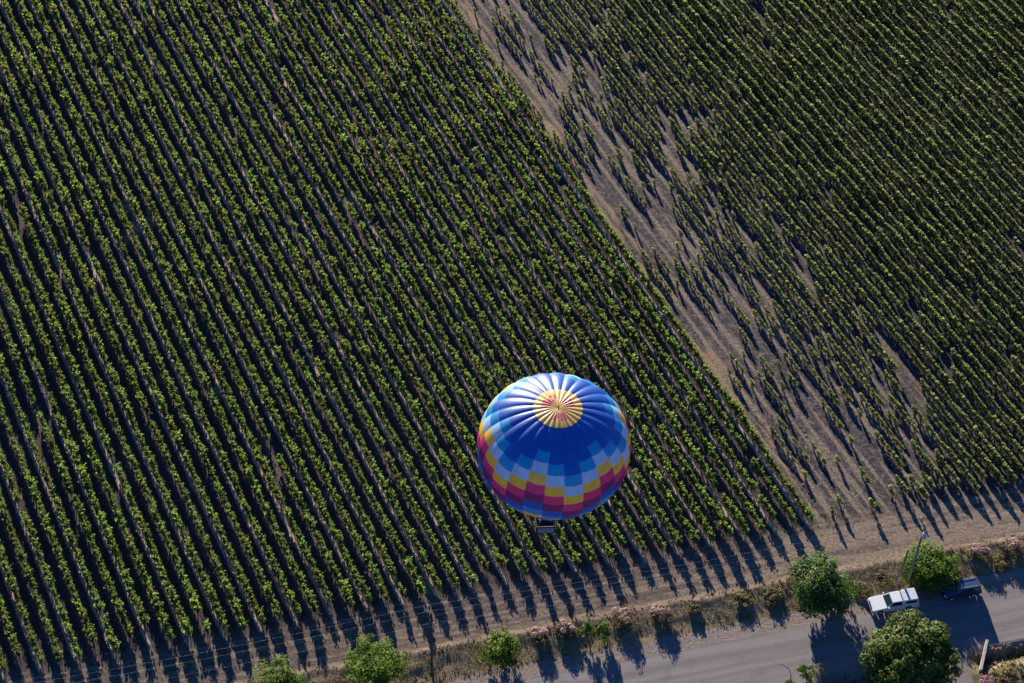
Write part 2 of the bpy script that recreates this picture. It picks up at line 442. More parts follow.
tag(do, 'narrow worn driveway leaving the road beside the big tree', 'driveway', kind='structure')

# ------------------------------------------------------------------ grapevines
def make_vine(seed, thin=False):
    r = np.random.default_rng(seed)
    m = MB()
    # trunk and cordon arms
    m.tube([(0, 0, -0.05), (0.03 * r.normal(), 0.03 * r.normal(), 0.4), (0.04 * r.normal(), 0, 0.82)], [0.05, 0.04, 0.035], 5, 1)
    L = 0.66 if thin else 0.80
    m.tube([(-L, 0, 0.86), (0, 0, 0.82), (L, 0, 0.86)], [0.015, 0.03, 0.015], 4, 1)
    C, N, A = [], [], []      # A: leaf tone, shade painted in: low hedge leaves dark, lit tops pale
    ns = 4 if thin else 13
    for k in range(ns):                                # shoots reaching up out of the hedge
        x0 = L * (2 * (k + r.random()) / ns - 1) * 0.98
        hgt = (0.55 + 0.50 * r.random()) * (0.50 if thin else 0.95) * (1.0 - 0.22 * (abs(x0) / L) ** 2)
        lean = r.normal() * (0.10 if thin else 0.22); leanx = r.normal() * 0.22
        n = int(13 * hgt / 0.75) + 3
        for j in range(n):
            f = (j + r.random()) / n
            p = np.array([x0 + leanx * f, lean * f * f * 1.2, (1.0 if thin else 1.05) + hgt * f - 0.22 * abs(lean) * f * f])
            off = r.normal(size=3) * np.array([0.09, 0.05 if thin else 0.065, 0.05])
            A.append(r.uniform(0.35, 1.0)); C.append(p + off); N.append(off * 2 + np.array([0, np.sign(lean) * 0.2, 0.45]) + r.normal(size=3) * 0.5)
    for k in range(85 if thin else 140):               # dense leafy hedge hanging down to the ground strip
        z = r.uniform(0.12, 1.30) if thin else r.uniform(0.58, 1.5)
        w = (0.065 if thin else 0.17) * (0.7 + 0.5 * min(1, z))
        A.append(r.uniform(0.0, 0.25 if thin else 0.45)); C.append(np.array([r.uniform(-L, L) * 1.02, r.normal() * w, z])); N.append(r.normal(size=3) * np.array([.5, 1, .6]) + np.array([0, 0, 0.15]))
    if thin:                                           # flat sprawling top of the hedge
        for k in range(85):
            x0 = r.uniform(-L, L) * 1.12; y0 = r.uniform(-0.17, 0.15)
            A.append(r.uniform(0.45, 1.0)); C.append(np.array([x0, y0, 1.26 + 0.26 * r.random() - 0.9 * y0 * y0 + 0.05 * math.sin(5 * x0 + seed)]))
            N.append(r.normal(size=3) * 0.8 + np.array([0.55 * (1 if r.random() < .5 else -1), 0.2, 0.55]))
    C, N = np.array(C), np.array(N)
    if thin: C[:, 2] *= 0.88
    sz = r.uniform(0.17, 0.30, len(C)) * (0.95 if thin else 1.05)
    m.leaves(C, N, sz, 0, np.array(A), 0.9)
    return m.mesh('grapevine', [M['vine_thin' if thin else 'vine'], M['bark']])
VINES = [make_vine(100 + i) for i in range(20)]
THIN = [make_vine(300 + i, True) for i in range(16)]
pm = MB(); pm.tube([(0, 0, -0.1), (0.03, 0, 1.1)], 0.04, 6)
POST = pm.mesh('end_post', M['darkwood'])

ORD = ['', 'first', 'second', 'third', 'fourth', 'fifth', 'sixth', 'seventh', 'eighth', 'ninth', 'tenth', 'eleventh', 'twelfth', 'thirteenth', 'fourteenth',
       'fifteenth', 'sixteenth', 'seventeenth', 'eighteenth', 'nineteenth']
TENS = {2: 'twent', 3: 'thirt', 4: 'fort', 5: 'fift', 6: 'sixt', 7: 'sevent', 8: 'eight', 9: 'ninet'}
def ordinal(n):
    if n < 20: return ORD[n]
    a, b = divmod(n, 10)
    return TENS[a] + ('ieth' if b == 0 else 'y-' + ORD[b])
def inside(p, mx=80, top=80):
    x, y = proj(p)
    return -mx < x < W + mx and -top < y < H + mx
def end_s(q, S, Q):
    """distance along the row at which the row meets the headland"""
    p = Q * q
    return (V_END - float((p - O) @ EV)) / float(S @ EV)

def p_of(S, s, Q, q): return Q * q + S * s
def plant_row(name, q, S, Q, az, meshes, step, keep, label, group, jit):
    s0 = end_s(q, S, Q)
    slots = []
    n = 0
    while n < 190:
        s = s0 + 0.9 + n * step
        p = Q * q + S * s
        if inside(p):
            k = keep(p, s - s0)
            if k > 0: slots.append((s, k))
        n += 1
    if not slots: return None
    slots = slots[:100]
    base = Q * q + S * slots[0][0]
    root = empty(name, (base[0], base[1], 0), az + math.pi / 2)        # local x runs along the row
    tag(root, label, 'vine row', group)
    for s, k in slots:
        o = link('grapevine', meshes[random.randrange(len(meshes))], root)
        o.location = (s - slots[0][0] + random.gauss(0, 0.08), random.gauss(0, jit if meshes is VINES else 0.035), 0)
        o.rotation_euler = (0, 0, (math.pi if random.random() < 0.5 else 0) + random.gauss(0, 0.06))
        f = k * (random.uniform(0.85, 1.12) if meshes is VINES else random.uniform(0.93, 1.06)) * (1 + (0.22 if meshes is VINES else 0.12) * nz(p_of(S, s, Q, q), 0.09, 41.0))
        o.scale = (f * random.uniform(0.95, 1.1), f * random.uniform(0.9, 1.15), f * random.uniform(0.92, 1.08))
    if slots[0][0] - s0 < 3:
        link('end_post', POST, root, (-0.85, 0, 0))
    return root

def nz(p, sc, off=0.0): return mnoise.noise((p[0] * sc + off, p[1] * sc, off))
for j in range(0, 75):
    q = QLAST - j * PL
    def keep(p, s, j=j):
        if s < 0.5 + 1.3 * abs(nz((j * 3.7, 0, 0), 1.0, 2.0)): return 0
        if random.random() < 0.022 + 0.10 * (nz(p, 0.06, 5.0) > 0.42): return 0
        return 0.94 + 0.25 * nz(p, 0.12, 9.0) * 0.6
    lab = ('outermost leafy vine row of the dense left block, beside the orange dry grass' if j == 0 else
           f'dense leafy vine row in the left block, {ordinal(j + 1)} from the bare dirt strip')
    plant_row('vine_row', q, SL, QL, AZL, VINES, 1.50, keep, lab, 'vine rows of the dense left block', 0.035)

pb = at(807, 525)
QRb = float(pb @ QR)
for j in range(0, 95):
    q = QR0 + j * PR
    def keep(p, s, j=j):
        d = float(p @ QL) - QLAST                     # metres from the edge of the dense block
        full = 44 - 0.13 * s + 8 * nz(p, 0.05, 31.0)
        dens = 0.34 + 0.66 * min(1.0, max(d, 0) / max(full, 6)) ** 1.1
        if s < 0.4 + 2.6 * abs(nz((j * 5.3, 1, 0), 1.0, 12.0)): return 0
        c = 0.5 + 0.75 * mnoise.noise((s * 0.20, j * 5.17, 1.5)) + 0.35 * nz(p, 0.09, 17.0) + random.gauss(0, 0.13)
        if c > dens * 1.12: return 0
        return (0.66 + 0.36 * sm(0.30, 0.90, dens) + 0.12 * (1 - sm(3, 12, s))) * (1 + 0.25 * nz(p, 0.2, 3.0))
    if j < 12:
        lab = f'gappy row of scattered small vines, {ordinal(j + 1)} right of the dense block'
    else:
        lab = f'thin vine row in the right block, {ordinal(j + 1)} from the dense left block'
    plant_row('vine_row', q, SR_, QR, AZR, THIN, 1.30, keep, lab, 'vine rows of the thinner right block', 0.06)

# ------------------------------------------------------------------ dry grass, uncountable
def grass(name, n, sampler, size, mat, label):
    C, N, S_ = [], [], []
    for _ in range(n):
        r = sampler()
        if r is None: continue
        u, v, k = r
        z = ground_z(u, v)
        p = road_pt(u, v, z)
        if not inside(p, 30, 20): continue
        for b in range(3):
            h = size * k * random.uniform(0.6, 1.3)
            C.append(p + np.array([random.gauss(0, .12), random.gauss(0, .12), h * 0.38])); S_.append(h)
            a = random.uniform(0, 6.283)
            N.append(np.array([math.cos(a), math.sin(a), 0.25]))
    m = MB(); m.leaves(np.array(C), np.array(N), np.array(S_), 0, None, 0.45)
    o = m.build(name, mat, fix=False)
    return tag(o, label, 'grass', kind='stuff')
def bank_s():
    u = random.uniform(-75, 40); v = random.uniform(1.9, 6.6)
    if random.random() < 0.25: v = random.gauss(6.2, 0.3)
    k = 0.6 + 0.8 * max(0, mnoise.noise((u * 0.3, v * 0.6, 4)) + 0.4)
    return u, v, k
grass('dry_grass', 3200, bank_s, 0.2, M['dry_leaf'], 'golden dry grass covering the bank between road and headland')
def low_s():
    u = random.uniform(-10, 40); v = random.uniform(-15, -7.6)
    if 13.8 < u < 19.6: return None
    return u, v, 0.8 + 0.5 * random.random()
grass('verge_grass', 2600, low_s, 0.36, M['dry_leaf'], 'straw coloured verge grass beyond the ditch on the lower side of the road')
def strip_s():
    q = QLAST + abs(random.gauss(1.0, 7.0)); s = random.uniform(0, 130)
    p = QL * q + SL * s
    u, v = uv_of(p)
    if v < V_END - 1: return None
    if mnoise.noise((s * 0.06, q * 0.6, 2)) < 0.02: return None
    return u, v, random.uniform(0.6, 1.2)
grass('stubble_grass', 3500, strip_s, 0.16, M['dry_leaf'], 'sparse tan stubble grass on the bare strip between vine blocks')

# ------------------------------------------------------------------ trees and shrubs
def limb(m, a, b, r0, r1, mi=0):
    a, b = np.array(a, float), np.array(b, float)
    mid = (a + b) / 2 + rng.normal(size=3) * np.linalg.norm(b - a) * 0.06
    m.tube([a, mid, b], [r0, (r0 + r1) / 2, r1], 7, mi)

def make_tree(name, base, zc, rh, rz, mat, label, cat, leaf=0.3, clumps=70, per=70, trunk=0.16, group=None, flat=0.0, clump_r=0.22, lean=(0, 0), bark='bark', shape=None, flowers=None, fill=0.35):
    root = empty(name, base, random.uniform(0, 6.28) * 0)
    tag(root, label, cat, group)
    t = MB()
    top = np.array([lean[0], lean[1], zc])
    t.tube([(0, 0, -0.15), (lean[0] * .2 + 0.02, lean[1] * .2, zc * 0.35), (lean[0] * .6, lean[1] * .6 + 0.03, zc * 0.75), tuple(top + (0, 0, rz * 0.3))], [trunk * 1.25, trunk, trunk * 0.75, trunk * 0.3], 8)
    cl, no = [], []
    tries = 0
    while len(cl) < clumps and tries < clumps * 40:
        tries += 1
        d = rng.normal(size=3); d /= np.linalg.norm(d)
        if d[2] < -0.75: continue
        k = 0.58 + 0.42 * rng.random() ** 0.6 if rng.random() > fill else 0.25 + 0.5 * rng.random()
        w = 1 + 0.46 * mnoise.noise(Vector(d) * 1.9 + Vector((base[0], base[1], 0)))
        p = d * k * w * np.array([rh, rh, rz])
        if shape == 'cone': p[:2] *= max(0.25, 0.75 - 0.55 * p[2] / rz)
        if shape == 'dome' and p[2] < -0.35 * rz: continue
        cl.append(p + top); no.append(d)
    for k in range(0, len(cl), max(1, len(cl) // 14)):
        limb(t, (lean[0] * .5, lean[1] * .5, zc * random.uniform(0.45, 0.85)), cl[k], trunk * 0.45, trunk * 0.08)
    t.build('trunk', M[bark], root)
    c = MB()
    for p, d in zip(cl, no):
        cr = clump_r * rh * random.uniform(0.65, 1.35)
        n = int(per * random.uniform(0.7, 1.25))
        e = rng.normal(size=(n, 3)); e /= np.linalg.norm(e, axis=1, keepdims=True)
        rad = cr * (0.45 + 0.55 * rng.random((n, 1)) ** 0.5)
        C = p + e * rad * np.array([1, 1, 0.75])
        C[:, 2] = np.maximum(C[:, 2], 0.05)
        N = e + d * 0.5 + np.array([0, 0, 0.45]) + rng.normal(size=(n, 3)) * 0.45
        tn = np.clip(rng.normal(0.45 + 0.25 * rng.normal(), 0.22, n), 0, 1)
        c.leaves(C, N, rng.uniform(0.65, 1.3, n) * leaf, 0, tn, 0.7)
    c.build('crown', mat, root, fix=False)
    if flowers:
        f = MB()
        for p, d in zip(cl, no):
            if d[2] * 0.6 + d[1] * 0.8 < 0.28 or random.random() > flowers: continue
            n = 34
            e = rng.normal(size=(n, 3)); e[:, 2] = np.abs(e[:, 2]); e /= np.linalg.norm(e, axis=1, keepdims=True)
            f.leaves(p + e * clump_r * rh * 1.02, e + np.array([0, 0, .5]), rng.uniform(0.10, 0.2, n), 0)
        if f.v: f.build('blossom', M['pink'], root, fix=False)
    return root

def foot(px, py, zc):
    """ground point under a crown centre that stands at (px,py) in the photograph"""
    z = -0.3
    for _ in range(4):
        p = at(px, py, z + zc); u, v = uv_of(p); z = ground_z(u, v)
    return np.array([p[0], p[1], z])

make_tree('round_tree', foot(823, 587, 2.6), 2.6, 3.65, 2.35, M['deep_leaf'], 'round dark green roadside tree left of the white pickup', 'tree', 0.32, 120, 105, 0.15, clump_r=0.26)
make_tree('broadleaf_tree', foot(912, 656, 4.8), 4.8, 4.85, 3.8, M['broad_leaf'], 'largest tree, broad clumpy crown below the white pickup beside the driveway', 'tree', 0.40, 210, 95, 0.3, clump_r=0.19)
make_tree('rounded_shrub', foot(931, 566, 1.2), 1.2, 3.2, 1.4, M['mid_leaf'], 'wide dense green shrub on the bank behind the dark blue car', 'shrub', 0.28, 130, 80, 0.1, clump_r=0.24)
make_tree('round_tree', foot(278, 686, 3.0), 3.0, 3.0, 2.3, M['mid_leaf'], 'green tree cut by the bottom edge, leftmost along the bank', 'tree', 0.28, 90, 70, 0.13, group='young trees along the bank')
make_tree('round_tree', foot(375, 665, 3.1), 3.1, 3.4, 2.5, M['mid_leaf'], 'wide bright green tree on the bank left of the dark utility pole', 'tree', 0.28, 110, 70, 0.15, group='young trees along the bank')
make_tree('round_tree', foot(501, 647, 1.8), 1.8, 2.3, 1.8, M['mid_leaf'], 'small round green tree on the bank right of the dark utility pole', 'tree', 0.25, 75, 65, 0.1, group='young trees along the bank')
make_tree('narrow_conifer', foot(587, 628, 1.4), 1.4, 0.9, 1.5, M['deep_leaf'], 'narrow dark conifer beside the little bright green bush', 'tree', 0.16, 45, 60, 0.07, shape='cone', clump_r=0.3)
make_tree('leafy_bush', foot(603, 631, 1.1), 1.1, 0.95, 1.05, M['mid_leaf'], 'little bright green bush beside the narrow dark conifer', 'bush', 0.2, 32, 55, 0.06, clump_r=0.32)
for px, py, rh, lab in ((625, 616, 1.45, 'pink flowering shrub just right of the little bright green bush'),
                        (661, 612, 1.35, 'pink flowering shrub on the bank, second right of the bright green bush'),
                        (566, 628, 1.2, 'pink flowering shrub just left of the narrow dark conifer'),
                        (541, 634, 1.1, 'faded pink flowering shrub right of the small round green tree'),
                        (980, 550, 1.35, 'pink flowering shrub above the dark blue car'),
                        (1013, 545, 1.5, 'pink flowering shrub at the right edge of the photo')):
    make_tree('flowering_shrub', foot(px, py + 3, 0.4), 0.4, rh, 0.5, M['olive'], lab, 'shrub', 0.16, 40, 55, 0.04, group='pink shrubs along the bank', shape='dome', clump_r=0.3, flowers=0.75)
for px, py, rh, lab in ((694, 609, 1.0, 'low dry brush clump right of the pink shrubs'),
                        (742, 600, 1.5, 'olive brown brush left of the round dark tree'),
                        (772, 596, 1.5, 'olive brush touching the left side of the round dark tree'),
                        (862, 588, 1.5, 'olive gold brush right of the round dark tree'),
                        (884, 580, 1.3, 'olive gold brush left of the bare leaning pole'),
                        (1000, 563, 1.5, 'olive brush on the bank beneath the right-hand pink shrub')):
    make_tree('brush_clump', foot(px, py, 0.2), 0.2, rh * 0.8, 0.28, M['olive'], lab, 'bush', 0.18, 30, 40, 0.03, group='dry brush along the bank', shape='dome', clump_r=0.3)
make_tree('leafy_bush', foot(806, 672, 0.9), 0.9, 1.0, 1.0, M['mid_leaf'], 'patchy green bush on the near verge by the tree shadow', 'bush', 0.2, 24, 45, 0.05, clump_r=0.3)
make_tree('dry_bush', foot(823, 671, 0.7), 0.7, 1.2, 0.8, M['grey_leaf'], 'grey dry twiggy bush on the near verge under the tree shadow', 'bush', 0.14, 40, 40, 0.04, clump_r=0.3)
make_tree('verge_bush', foot(1008, 678, 0.5), 0.5, 1.3, 0.6, M['olive'], 'olive bush on the bank beyond the ditch at lower right', 'bush', 0.2, 34, 45, 0.04, clump_r=0.3, shape='dome')
make_tree('verge_bush', foot(986, 681, 0.4), 0.4, 0.7, 0.5, M['pink'], 'reddish dry bush beside the end of the concrete headwall', 'bush', 0.16, 20, 40, 0.03, clump_r=0.34, shape='dome')

# drooping dead stalk with a small green base
b = foot(790, 683, 0.2)
root = empty('arching_stalk', b); tag(root, 'thin dark arching dead stalk rising from a small green base', 'plant')
m = MB(); m.tube([(0, 0, 0), (-0.05, 0.1, 1.7), (-0.45, 0.2, 2.9), (-1.2, 0.3, 3.5), (-2.0, 0.4, 3.55)], [0.06, 0.05, 0.045, 0.035, 0.02], 6)
m.build('stalk', M['darkwood'], root)
m = MB(); e = rng.normal(size=(160, 3)) * 0.28; e[:, 2] = np.abs(e[:, 2])
m.leaves(e, e + np.array([0, 0, .2]), rng.uniform(0.2, 0.4, 160), 0, None, 0.4); m.build('foliage', M['deep_leaf'], root, fix=False)

# ------------------------------------------------------------------ utility poles and wires
def utility_pole(bpx, bpy, Hh, arm, mat, label, gear=False, lean=(0, 0)):
    z = -0.35; 
    for _ in range(3):
        p = at(bpx, bpy, z); z = ground_z(*uv_of(p))
    root = empty('utility_pole', p, ROAD_ROT); tag(root, label, 'utility pole', 'poles along the bank')
    m = MB(); m.tube([(0, 0, -0.2), (lean[0] * .5, lean[1] * .5, Hh * .5), (lean[0], lean[1], Hh)], [0.16, 0.135, 0.11], 10); m.build('pole', M[mat], root, smooth=False)
    tips = []
    if arm:
        m = MB(); m.box((lean[0], lean[1] - 0.02, Hh - 0.55), (0.13, 2.7, 0.15)); m.build('crossarm', M[mat], root)
        for y in (-1.2, 0.35, 1.2):
            m = MB(); m.lathe([(0.0, 0.0), (0.05, 0.0), (0.09, 0.1), (0.06, 0.16), (0.09, 0.22), (0.04, 0.32), (0.0, 0.34)], 10, c=(lean[0], lean[1] + y, Hh - 0.47)); m.build('insulator', M['ceramic'], root)
            q = root.matrix_basis @ Vector((lean[0], lean[1] + y, Hh - 0.14)); tips.append(np.array(q))
    if gear:
        m = MB(); m.lathe([(0, 0), (0.24, 0.0), (0.27, 0.08), (0.27, 0.75), (0.22, 0.86), (0, 0.9)], 14, c=(lean[0] - 0.02, lean[1] - 0.44, Hh - 1.9)); m.build('transformer', M['ceramic'], root)
    bpy_update()
    return root, p, tips
def bpy_update(): bpy.context.view_layer.update()
_, pL, tL = utility_pole(432, 674, 12.6, True, 'darkwood', 'dark utility pole with crossarm standing on the left part of the bank')
_, pR, tR = utility_pole(908, 582, 11.6, True, 'wood', 'tall grey utility pole with crossarm between the parked vehicles', True)
utility_pole(897, 584.5, 7.2, False, 'wood', 'shorter bare grey pole stub leaning beside the tall utility pole', False, (0.15, 0.0))
span = pR - pL
for k, nm in enumerate(('road side', 'middle', 'field side')):
    a, b_ = tL[k], tR[k]
    pts = []
    for seg, (s0, s1) in enumerate(((a - span, a), (a, b_), (b_, b_ + span))):
        for i in range(13):
            if seg and i == 0: continue
            f = i / 12
            p = s0 + (s1 - s0) * f; p = np.array([p[0], p[1], p[2] - 4 * 1.1 * f * (1 - f)]); pts.append(p)
    m = MB(); m.tube(pts, 0.006, 5)
    o = m.build('power_line', M['wire'])
    tag(o, f'thin overhead wire above the headland, {nm} one of three on the crossarms', 'wire', 'overhead wires')

# concrete headwall at the driveway
a, b_ = at(980, 672, -0.35), at(986.5, 642, -0.35)
m = MB(); d = b_ - a; L = np.linalg.norm(d); 
m.box((0, 0, 0.0), (L, 0.32, 1.0)); 
root = m.build('headwall', M['concrete'], bevel=0.03); root.location = list((a + b_) / 2); root.rotation_euler = (0, 0, math.atan2(d[1], d[0]))
tag(root, 'pale concrete headwall across the ditch beside the driveway', 'headwall')

# ------------------------------------------------------------------ vehicles (x forward, z up)
def arch(cx, r, z0, n=9): return [(cx + r * math.cos(t), z0 + r * math.sin(t)) for t in np.linspace(0, math.pi, n)]
def lower_body(L, z0, hood_z, belt_z, wf, wr, wr_r, cab_front, front_drop=0.16):
    """closed side outline, rear to front along the bottom then back over the top"""
    x0, x1 = -L / 2, L / 2
    p = [(x0 + 0.05, z0 + 0.18), (x0 + 0.25, z0)]
    p += [(x, z) for x, z in reversed(arch(wr, wr_r, z0))]
    p += [(x, z) for x, z in reversed(arch(wf, wr_r, z0))]
    p += [(x1 - 0.25, z0), (x1, z0 + 0.2), (x1 - 0.02, hood_z - front_drop - 0.12), (x1 - 0.18, hood_z - front_drop), (cab_front + 0.35, hood_z), (cab_front, belt_z), (x0 + 0.08, belt_z), (x0, belt_z - 0.15)]
    return p
def loft(m, sections, mi=0):
    """sections: list of (x, half width bottom, z bottom, half width top, z top), a tapered cabin"""
    vs, fs = [], []
    for x0, hb, zb, x1, ht, zt in sections:
        vs += [(x0, -hb, zb), (x0, hb, zb), (x1, ht, zt), (x1, -ht, zt)]
    n = len(sections)
    for i in range(n - 1):
        a, b = 4 * i, 4 * i + 4
        for k in range(4): fs.append((a + k, a + (k + 1) % 4, b + (k + 1) % 4, b + k))
    fs += [(0, 1, 2, 3), (4 * n - 1, 4 * n - 2, 4 * n - 3, 4 * n - 4)]
    m.add(vs, fs, mi)
def pane(corners, off):
    """a thin glass slab lying on a quad, pushed outwards"""
    c = [np.array(p, float) for p in corners]
    n = np.cross(c[1] - c[0], c[3] - c[0]); n /= np.linalg.norm(n)
    cen = sum(c) / 4
    if n @ (cen - np.array([cen[0] * .5, 0, 0.8])) < 0: n = -n
    m = MB(); m.add([p - n * 0.01 for p in c] + [p + n * off for p in c], [(0, 1, 2, 3), (4, 5, 6, 7), (0, 1, 5, 4), (1, 2, 6, 5), (2, 3, 7, 6), (3, 0, 4, 7)])
    return m
def lerp(a, b, t): return np.array(a, float) * (1 - t) + np.array(b, float) * t
def quad_in(a, b, c, d, u0, u1, v0, v1):
    """sub-quad of a bilinear patch (a,b bottom; d,c top)"""
    f = lambda u, v: lerp(lerp(a, b, u), lerp(d, c, u), v)
    return [f(u0, v0), f(u1, v0), f(u1, v1), f(u0, v1)]
def wheel(root, x, y, r):
    w = MB(); s = 1 if y > 0 else -1
    w.lathe([(r * .62, -.12), (r * .9, -.125), (r, -.08), (r, .08), (r * .9, .125), (r * .62, .12), (r * .62, -.12)], 20, 'y')
    o = w.build('wheel', M['rubber'], root, (x, y, r))
    w = MB(); w.lathe([(0.0, .10 * s), (r * .2, .105 * s), (r * .5, .075 * s), (r * .63, .115 * s), (r * .64, -.1 * s), (0, -.1 * s)], 20, 'y')
    w.build('rim', M['alloy'], o)

def make_vehicle(name, kind, loc, rz, label, cat):
    root = empty(name, loc, rz); tag(root, label, cat)
    pick = kind == 'pickup'
    paint = M['white_paint'] if pick else M['blue_paint']
    L, Wd = (5.7, 1.98) if pick else (4.55, 1.86)
    hood, belt = (1.12, 1.12) if pick else (1.02, 1.02)
    r = 0.38 if pick else 0.35
    wf, wr = (1.85, -1.65) if pick else (1.42, -1.30)
    cabf = 1.15 if pick else 0.95
    h = Wd / 2
    m = MB(); m.prism(lower_body(L, 0.38 if pick else 0.30, hood, belt, wf, wr, r + 0.10, cabf), -h, h)
    m.build('body', paint, root, bevel=0.07)
    # cabin
    if pick: cab = [(-0.95, -0.72, h - .05, h - .24, belt - .02, 1.80), (1.22, 0.42, h - .05, h - .26, belt - .02, 1.78)]
    else: cab = [(-2.22, -2.02, h - .04, h - .22, belt - .02, 1.72), (1.05, 0.25, h - .04, h - .26, belt - .02, 1.72)]
    m = MB()
    xr0, xr1, hb, ht, zb, zt = cab[0]; xf0, xf1, hb2, ht2, zb2, zt2 = cab[1]
    A = [(xr0, -hb, zb), (xr0, hb, zb), (xr1, ht, zt), (xr1, -ht, zt)]; B = [(xf0, -hb2, zb2), (xf0, hb2, zb2), (xf1, ht2, zt2), (xf1, -ht2, zt2)]
    m.add(A + B, [(0, 1, 2, 3), (4, 5, 6, 7), (0, 1, 5, 4), (1, 2, 6, 5), (2, 3, 7, 6), (3, 0, 4, 7)])
    m.build('cabin', paint, root, bevel=0.06)
    pane(quad_in(B[0], B[1], B[2], B[3], .07, .93, .10, .90), .012).build('windshield', M['glass'], root)
    n = 2 if not pick else 1
    for s, (i0, i1) in ((-1, (0, 3)), (1, (1, 2))):
        spans = [(.10, .90)] if pick else [(.05, .31), (.34, .60), (.63, .90)]
        for u0, u1 in spans:
            pane(quad_in(A[i0], B[i0], B[i1], A[i1], u0, u1, .18, .86), .01).build('side_window', M['glass'], root)
    if not pick: pane(quad_in(A[0], A[1], A[2], A[3], .08, .92, .2, .88), .012).build('rear_window', M['glass'], root)
    else:
        m = MB(); S0 = [(-2.80, -h + .03, belt - .02), (-2.80, h - .03, belt - .02), (-2.62, h - .20, 1.86), (-2.62, -h + .20, 1.86)]
        S1 = [(-0.99, -h + .03, belt - .02), (-0.99, h - .03, belt - .02), (-0.86, h - .20, 1.84), (-0.86, -h + .20, 1.84)]
        m.add(S0 + S1, [(0, 1, 2, 3), (4, 5, 6, 7), (0, 1, 5, 4), (1, 2, 6, 5), (2, 3, 7, 6), (3, 0, 4, 7)])
        sh = m.build('camper_shell', M['white_shell'], root, bevel=0.06)
        pane(quad_in(*S0, .08, .92, .12, .9), .012).build('rear_window', M['glass'], sh)
        for (i0, i1) in ((0, 3), (1, 2)):
            pane(quad_in(S0[i0], S1[i0], S1[i1], S0[i1], .12, .88, .3, .8), .01).build('side_window', M['glass'], sh)
    if not pick:
        for y in (-.58, .58):
            m = MB(); m.tube([(-1.8, y, 1.73), (-1.7, y, 1.79), (0.0, y, 1.79), (0.1, y, 1.73)], .025, 6); m.build('roof_rail', M['alloy'], root)
    for x in (wf, wr):
        for y in (-h + .12, h - .12): wheel(root, x, y, r)
    for s in (-1, 1):
        m = MB(); m.box((L / 2 - .06, s * (h - .27), hood - .30), (.14, .36, .18)); m.build('headlight', M['lamp_clear'], root, bevel=.03)
        m = MB(); m.box((-L / 2 + .03, s * (h - .13), belt - .32), (.10, .18, .34)); m.build('taillight', M['lamp_red'], root, bevel=.02)
        m = MB(); m.box((xf0 - .22, s * (h + .10), belt + .12), (.14, .22, .16)); m.build('mirror', M['trim'] if not pick else paint, root, bevel=.03)
        for x in ((.25,) if pick else (.12, -.85)):
            m = MB(); m.box((x, s * (h + .012), belt - .16), (.17, .03, .035)); m.build('door_handle', M['trim'], root)
    m = MB(); m.box((L / 2 + .0, 0, hood - .34), (.07, Wd * .52, .24)); m.build('grille', M['trim'], root, bevel=.02)
    m = MB(); m.box((L / 2 + .01, 0, .52), (.18, Wd * .96, .22)); m.build('front_bumper', M['alloy'] if pick else M['trim'], root, bevel=.05)
    m = MB(); m.box((-L / 2 - .02, 0, .55), (.18, Wd * .96, .2)); m.build('rear_bumper', M['alloy'] if pick else M['trim'], root, bevel=.05)
    return root
p = at(893.5, 602, 0.3); p[2] = -0.4
make_vehicle('pickup_truck', 'pickup', p, ROAD_ROT + math.pi - R(2), 'white pickup truck with camper shell parked facing left on the shoulder', 'pickup truck')
p = at(961, 589, 0.3); p[2] = -0.4
make_vehicle('parked_car', 'suv', p, ROAD_ROT + math.pi - R(1), 'dark blue boxy car parked behind the white pickup below the shrub', 'car')

# ------------------------------------------------------------------ the balloon
RB = 8.2
dep = F * RB / 77.0
def along(px, py, depth):
    x, y = px - W / 2, py - H / 2
    X, Y = x * cR + y * sR, -x * sR + y * cR
    d = np.array([X, F * math.cos(PITCH) - Y * math.sin(PITCH), -F * math.sin(PITCH) - Y * math.cos(PITCH)]) * (depth / F)
    return d + np.array([0, 0, HCAM])
bc = along(549.6, 447, dep)
prof = []
for a in np.linspace(0, math.pi / 2, 70): prof.append((math.sin(a) ** 0.93, 0.825 * math.cos(a) ** 0.84))
for z, r in ((-.08, .998), (-.16, .985), (-.24, .958), (-.32, .92), (-.40, .870), (-.50, .800), (-.60, .727), (-.70, .655), (-.80, .583), (-.90, .511), (-1.0, .440), (-1.1, .365), (-1.17, .315)): prof.append((r, z))
prof = np.array(prof)
arc = np.concatenate([[0], np.cumsum(np.linalg.norm(np.diff(prof, axis=0), axis=1))])
img = prof[:, 0] * 0.788 - prof[:, 1] * 0.616
iy = lambda y: float(np.interp(y, img[5:78], arc[5:78]))
a0 = iy(0.22); hp = (iy(0.66) - a0) / 3.0 * 0.905
vent_r = 0.305; a_v = float(np.interp(vent_r, prof[:60, 0], arc[:60]))
edges = sorted([a_v] + [a0 + k * hp for k in range(-3, 14) if a_v + .05 < a0 + k * hp < arc[-1]] + [arc[-1]])
smp = []
for e0, e1 in zip(edges[:-1], edges[1:]):
    n = max(3, int((e1 - e0) / 0.04))
    smp += [(e0 + (e1 - e0) * i / n, (e0 + e1) / 2) for i in range(n)]
smp.append((edges[-1], None))
NG, SEG = 24, 10
bal = empty('hot_air_balloon', (bc[0], bc[1], bc[2] - 1.80 * RB))
tag(bal, 'blue hot air balloon with yellow crown and multicoloured zigzag checks, floating over the vines', 'hot air balloon')
tilt = 0.03
bal.rotation_euler = (0, tilt, 0)
front = math.atan2(-bc[1], -bc[0])               # compass angle of the side turned to the road
def bulge(phi_in_gore, r, a):
    f = abs(2 * phi_in_gore - 1)
    amp = 0.026 * (0.35 + 0.65 * (1 - sm(0.55, 1.5, a)))
    return 1 - amp * f ** 2.2
COLS = [1, 2, 3, 4, 5, 0, 1, 3]
